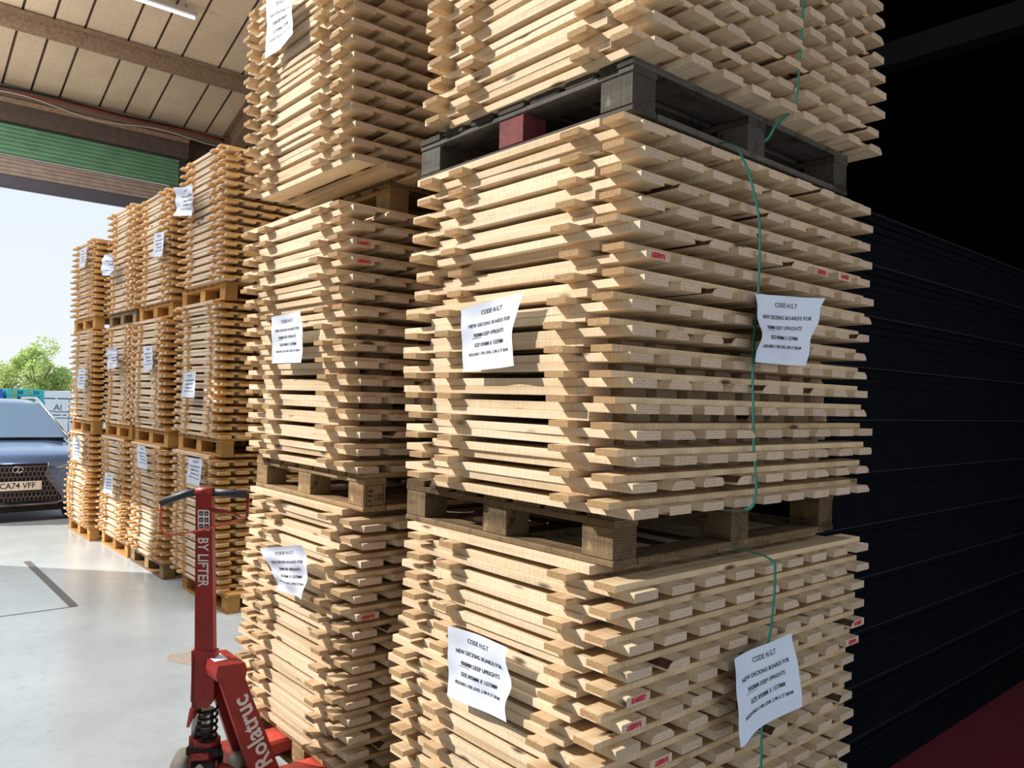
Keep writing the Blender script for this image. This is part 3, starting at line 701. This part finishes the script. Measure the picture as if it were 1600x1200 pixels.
# handle
HB = PC-U2*.035; HT = rel((1.119, 3.113, 0))
lean = (HT-PC)
m = MB()
loc_box(m, HB-U1*.002, U1, .018, .016, .44, .475, 'red', top=(0, 0, .043, .022)); loc_box(m, HB-U1*.002, U1, .043, .022, .475, .66, 'red', top=(lean.dot(U1)*.15, 0, .046, .022))
loc_box(m, HB-U1*.040, U1, .004, .022, .40, .64, 'red'); loc_box(m, HB-U1*.062-U2*.004, U1, .005, .004, .36, .44, 'red_worn', top=(.02, 0, .008, .02))
ob('handle_socket', m, tr)
m = MB(); dx = lean.dot(U1)
loc_box(m, HB-U1*.004, U1, .037, .017, .64, 1.272, 'red', top=(dx*.9, .0, .031, .016)); hd = ob('handle_shaft', m, tr)
def hpt(z, a, off=.0): # point on the camera side of the shaft
    f = (z-.64)/(1.272-.64); return HB-U1*.004+U1*(dx*.9*f+a)-U2*(.0175-.001*f+off)+UZ*z
m = MB(); add_text(m, 'BY LIFTER', .058, lambda x, y: hpt(1.003-x*.94, y-.004, .0008), 'white_paint', bold=.001, sx=.80)
ob('lettering', m, hd, label='white lettering')
m = MB()
def quad(z0, z1, a0, a1, mat, off):
    o = len(m.v)
    for z, a in ((z0, a0), (z0, a1), (z1, a1), (z1, a0)): m.v.append(tuple(hpt(z, a, off)))
    m.face((o, o+1, o+2, o+3), mat)
quad(1.125, 1.205, -.022, .024, 'white_paint', .0006)
for i in range(3):
    for j in range(2): quad(1.133+.025*i, 1.149+.025*i, -.017+.021*j, -.002+.021*j, 'ink', .0011); quad(1.138+.025*i, 1.143+.025*i, -.013+.021*j, -.007+.021*j, 'white_paint', .0015)
ob('pictogram_label', m, hd, label='white label with black pictograms')
TOP = HB+U1*(dx*.9-.004)+UZ*1.27
L_ = TOP-U1*.172-UZ*.044; R_ = TOP+U1*.168-UZ*.004
m = MB(); m.tube([TOP-U1*.025+UZ*.004, TOP-U1*.07-UZ*.006, L_], .0155, 'grip', 14); m.tube([TOP+U1*.03+UZ*.002, TOP+U1*.1, R_], .0155, 'grip', 14); ob('grip', m, tr)
m = MB(); m.tube([TOP-U1*.035+UZ*.004, TOP+U1*.035+UZ*.004], .017, 'red', 14); ob('handle_head', m, tr)
m = MB(); lp = [L_+UZ*.002, L_-UZ*.05, L_-UZ*.10+U1*.002, L_-UZ*.122+U1*.02, L_-UZ*.122+U1*.06, TOP-U1*.0-UZ*.142-U2*.03, R_-U1*.06-UZ*.108, R_-U1*.015-UZ*.095, R_-UZ*.08, R_-UZ*.04, R_]
m.tube(lp, .0045, 'red_worn', 8); m.tube([R_-UZ*.085, R_-UZ*.04, R_], .006, 'red', 8); ob('loop_guard', m, tr)
m = MB(); m.tube([TOP+U1*.02-UZ*.065-U2*.01, TOP+U1*.08-UZ*.068-U2*.01, TOP+U1*.125-UZ*.078-U2*.01, TOP+U1*.145-UZ*.09-U2*.01], .008, 'red', 8, r2=.003); ob('release_lever', m, tr)

# ------------------------------------------------------------------ the yard: car
CX, CY, CZ = 1.745, 11.42, -.152
car = thing('car', 'blue grey sport utility car parked outside, facing the open yard door', 'car', (CX, CY, CZ))
stn = [(0.0, .60, .30, .80), (.05, .74, .24, .86), (.14, .85, .22, .92), (.35, .915, .22, .965), (.75, .93, .22, 1.01), (1.2, .93, .22, 1.06), (1.6, .93, .22, 1.08), (2.6, .93, .22, 1.08), (3.6, .93, .22, 1.08), (4.3, .90, .26, 1.05), (4.6, .80, .35, .98), (4.66, .60, .45, .85)]
m = MB(); rings = []
for (y, w_, zb, zs) in stn:
    half = [(0, zb), (w_*.80, zb), (w_*.93, zb+.04), (w_*.985, zb+.16), (w_, (zb+zs)/2), (w_*.985, zs-.12), (w_*.93, zs-.04), (w_*.80, zs-.005), (w_*.45, zs+.02), (0, zs+.03)]
    ring = half+[(-a, b_) for a, b_ in half[-2:0:-1]]
    rings.append(len(m.v)); m.v += [(a, y+(.10*(a/w_)**2 if y < .2 else 0), b_) for a, b_ in ring]; n = len(ring)
for i in range(len(stn)-1):
    for k in range(n):
        l = (k+1) % n; m.face((rings[i]+k, rings[i]+l, rings[i+1]+l, rings[i+1]+k), 'carpaint', True)
m.face([rings[0]+k for k in range(n)][::-1], 'carpaint'); m.face([rings[-1]+k for k in range(n)], 'carpaint')
ob('body', m, car)
gh = [(1.18, .80, 1.07, .80, 1.075), (2.05, .80, 1.08, .60, 1.545), (2.5, .80, 1.08, .62, 1.60), (3.6, .80, 1.08, .60, 1.58), (4.3, .76, 1.06, .54, 1.44)]
m = MB(); rg = []
for (y, wb, zb, wt, zt) in gh:
    half = [(wb, zb), (wt+.02, zt-.06), (wt-.02, zt-.015), (wt*.6, zt+.01), (0, zt+.02)]
    if y < 1.3: half = [(wb, zb), (wb*.97, zb+.004), (wb*.93, zb+.006), (wb*.6, zb+.01), (0, zb+.012)]
    ring = half+[(-a, b_) for a, b_ in half[-2::-1]]; rg.append(len(m.v)); m.v += [(a, y, b_) for a, b_ in ring]; n = len(ring)
for i in range(len(gh)-1):
    for k in range(n-1): m.face((rg[i]+k, rg[i]+k+1, rg[i+1]+k+1, rg[i+1]+k), 'carpaint' if (i > 0 and 1 <= k <= n-3) else ('carpaint' if k in (0, n-2) and i == 0 else 'glass'), True)
m.face([rg[-1]+k for k in range(n)], 'glass'); ob('cabin', m, car)
m = MB()
def ws(u, v):
    y = 1.20+(2.03-1.20)*v; wd = (.76+(.56-.76)*v); x = (2*u-1)*wd
    return (x, y-.018, 1.082+(1.535-1.082)*v+.014*(1-(2*u-1)**2)+.012)
m.grid(ws, 12, 8, 'glass'); ob('windscreen', m, car)
m = MB()
for s_ in (-1, 1): m.tube([(s_*.79, 1.12, 1.085), (s_*.68, 1.65, 1.35), (s_*.585, 2.05, 1.56), (s_*.60, 2.5, 1.625), (s_*.58, 3.6, 1.61)], .022, 'chrome', 8)
ob('roof_trim', m, car, label='bright silver roof rails')
m = MB(); m.tube([(-.72, 1.14, 1.085), (0, 1.08, 1.095), (.72, 1.14, 1.085)], .018, 'grille_dark', 8); ob('wiper_cowl', m, car)
# spindle grille
def gw(z): # half width of the grille at height z
    pts = [(.36, .50), (.42, .49), (.60, .36), (.70, .30), (.84, .34)]
    for (z0, w0), (z1, w1) in zip(pts[:-1], pts[1:]):
        if z <= z1: return w0+(w1-w0)*max(0, (z-z0))/(z1-z0)
    return pts[-1][1]
def gy(z): return -.035+.10*max(0, z-.55)**1.2*1.2
m = MB(); m.grid(lambda u, v: ((2*u-1)*gw(.36+.48*v), gy(.36+.48*v)+.004, .36+.48*v), 2, 12, 'grille_dark'); gr = ob('grille', m, car)
m = MB(); pw, ph_ = .046, .062
def seg(a, b_):
    if abs(a[0]) > gw(a[1])+.004 or abs(b_[0]) > gw(b_[1])+.004 or not (.36 <= a[1] <= .85 and .36 <= b_[1] <= .85): return
    m.tube([(a[0], gy(a[1])-.004, a[1]), (b_[0], gy(b_[1])-.004, b_[1])], .0052, 'grille_bar', 5, cap=False)
for j in range(9):
    z0 = .36+j*ph_; off = (j % 2)*pw/2
    for i in range(-12, 13):
        x0 = i*pw+off; seg((x0, z0+.016), (x0, z0+ph_-.002)); seg((x0, z0+ph_-.002), (x0+pw/2, z0+ph_+.016)); seg((x0, z0+ph_-.002), (x0-pw/2, z0+ph_+.016))
ob('mesh', m, gr)
m = MB()
for s_ in (-1, 1): m.tube([(s_*(gw(z)+.008), gy(z)-.006, z) for z in (.85, .78, .70, .60, .5, .42, .37)]+[(s_*.44, -.045, .335), (s_*.2, -.05, .33), (0, -.05, .33)], .013, 'grille_bar', 8)
ob('surround', m, gr)
m = MB(); m.tube([(.058*math.cos(a), gy(.77)-.03, .77+.038*math.sin(a)) for a in [i*math.pi/16 for i in range(33)]], .0055, 'chrome', 8, cap=False)
m.tube([(.025, gy(.77)-.03, .80), (-.002, gy(.77)-.03, .765), (-.018, gy(.77)-.03, .75), (.034, gy(.77)-.03, .753)], .005, 'chrome', 6); ob('emblem', m, gr, label='chrome oval emblem')
m = MB(); m.box(-.26, .26, -.066, -.06, .515, .626, 'plate', c=.004, axis='Y'); pl = ob('number_plate', m, car, label='off white number plate')
m = MB(); add_text(m, 'CA74 VFF', .098, lambda x, y: (x, -.0672, .571+y), 'ink', bold=.0016, sx=.94); ob('plate_lettering', m, pl)
for s_ in (-1, 1):
    m = MB(); m.prism([(s_*.42, .775), (s_*.62, .83), (s_*.86, .86), (s_*.86, .80), (s_*.62, .765)][::s_], 'Y', -.02, .10, 'headlight', xf=lambda p: Vector((p.x, p.y+.33*p.x*p.x, p.z))); ob('headlight', m, car)
    m = MB(); m.tube([(s_*.80, 1.42, 1.10), (s_*.96, 1.40, 1.13)], .02, 'carpaint', 8); m.disc((s_*1.0, 1.40, 1.15), (1, 0, 0), .08, .16, 'carpaint', 16); ob('wing_mirror', m, car)
    m = MB(); m.box(s_*.72-.12, s_*.72+.12, -.0, .10, .34, .40, 'grille_dark'); ob('air_intake', m, car)
    for yy in (.93, 3.62):
        m = MB(); m.disc((s_*.83, yy, .36), (1, 0, 0), .36, .23, 'tyre', 32); m.disc((s_*.845, yy, .36), (1, 0, 0), .24, .22, 'chrome', 20); ob('wheel', m, car)
m = MB(); m.box(-.80, .80, -.02, .2, .24, .325, 'grille_dark', c=.02, axis='X'); ob('bumper', m, car, label='dark lower bumper')
# ------------------------------------------------------------------ van
van = thing('van', 'white delivery van with navy lettering parked behind the car', 'van', (5.0, 24.9, -.35), math.radians(-25))
m = MB()
P = [(-.92, .42), (.92, .42), (.95, .9), (.90, 1.6), (.80, 1.85), (.7, 1.88), (-.7, 1.88), (-.80, 1.85), (-.90, 1.6), (-.95, .9)]
m.prism(P, 'Y', 0, 3.0, 'van'); m.prism([(a*.95, .42+(b_-.42)*.5) for a, b_ in P], 'Y', 3.0, 4.2, 'van'); ob('body', m, van)
m = MB(); m.box(-.80, .80, -.008, 0, .95, 1.74, 'van', c=.03, axis='Y'); m.box(-.006, .006, -.014, -.008, .6, 1.74, 'vanmark'); dr = ob('rear_door', m, van)
m = MB()
add_text(m, 'Al', .24, lambda x, y: (-.28+x, -.012, 1.42+y), 'vanmark')
for (a, b_, z, h) in ((-.7, -.35, 1.66, .03), (-.3, .1, 1.66, .03), (.15, .6, 1.66, .03), (-.7, -.2, 1.20, .025), (-.15, .5, 1.20, .025), (-.4, .2, 1.12, .02)): m.box(a, b_, -.012, -.009, z, z+h, 'vanmark')
m.tube([(-.55, -.012, 1.33), (-.3, -.012, 1.30), (.1, -.012, 1.31)], .01, 'vanmark', 5)
m.box(.05, .18, -.012, -.009, 1.0, 1.05, 'stamp'); m.box(-.42, -.30, -.012, -.009, .84, .88, 'vanmark'); ob('lettering', m, dr)
m = MB(); m.box(-.93, .93, -.08, .05, .40, .62, 'grip', c=.03, axis='X'); ob('bumper', m, van)
for s_ in (-1, 1):
    for yy in (.6, 3.3):
        m = MB(); m.disc((s_*.80, yy, .53), (1, 0, 0), .33, .2, 'tyre', 24); ob('wheel', m, van)
van.location.z = -.152-.20
# ------------------------------------------------------------------ painted pallets in the yard
PR = {}
for nm in ('p_teal', 'p_blue', 'p_brown'):
    m = MB(); a, b_, e = M[nm]
    for yy in (0, .35, .7): m.box(0, .8, yy, yy+.1, 0, .02, b_)
    for xx in (0, .35, .7):
        for yy in (0, .45, .9): m.box(xx, xx+.1, yy, yy+.1, .02, .105, a)
    for i in range(7): m.box(0, .8, .15*i, .15*i+.1, .105, .142, b_)
    PR[nm] = m.mesh('pallet')
for sx_, nm, word in ((2.28, 'p_blue', 'blue'), (3.16, 'p_teal', 'teal')):
    for i in range(12):
        mm = nm if i >= 9 else 'p_brown'; top = 11-i
        lab = f"{word if i >= 9 else 'brown'} pallet, {ORD[top]} from the top in the {'left' if word=='blue' else 'right'} yard pile behind the car"
        thing('pallet', lab, 'pallet', (sx_+rnd(-.03, .03), 22.5+rnd(-.05, .05), -.152+.144*i), group='pallets piled in the yard', data=PR[mm])
# ------------------------------------------------------------------ trees
def tree(x, y, h, wd, label, seed, dens=5200, mat='leaf'):
    rr = random.Random(seed); t_ = thing('tree', label, 'tree', (x, y, -.152))
    m = MB(); m.tube([(0, 0, 0), (.05, 0, h*.3), (0, .05, h*.6)], .16, 'trunk', 8, r2=.07)
    for i in range(6):
        a = i*1.05; m.tube([(0, 0, h*.3), (.3*wd*math.cos(a), .3*wd*math.sin(a), h*.65)], .05, 'trunk', 5, r2=.02)
    ob('trunk', m, t_)
    blobs = []
    for i in range(26):
        a = rr.uniform(0, 6.28); q = rr.uniform(.0, 1)**.6; zz = rr.uniform(.22, .93)
        rad = wd*.5*math.sin(math.pi*min(.97, (zz*.85+.12)))*q
        blobs.append((rad*math.cos(a), rad*math.sin(a), zz*h, wd*rr.uniform(.13, .24)))
    m = MB()
    for i in range(dens):
        b_ = rr.choice(blobs); d = Vector((rr.gauss(0, 1), rr.gauss(0, 1), rr.gauss(0, .8))).normalized()*b_[3]*rr.uniform(.55, 1.05)
        c = Vector(b_[:3])+d; n1 = Vector((rr.gauss(0, 1), rr.gauss(0, 1), rr.gauss(0, 1))).normalized(); n2 = n1.orthogonal().normalized(); s_ = rr.uniform(.07, .13)
        o = len(m.v); n3 = n1.cross(n2)
        for a_, b2 in ((-1, 0), (0, -.6), (1, 0), (0, .6)): m.v.append(tuple(c+n2*s_*a_+n3*s_*b2))
        m.face((o, o+1, o+2, o+3), mat)
    ob('foliage', m, t_)
tree(6.3, 60.5, 4.5, 3.2, 'leafy green tree cut by the left edge of the picture', 11)
tree(9.75, 57.6, 4.7, 3.4, 'bright green leafy tree behind the car and the white van', 12, 6500)
tree(13.2, 59.5, 3.3, 2.6, 'smaller hazy green tree to the right, behind the white van', 13, 3500)
tree(8.9, 64.5, 3.0, 3.4, 'low green bush filling the gap between the two taller trees', 14, 4000)
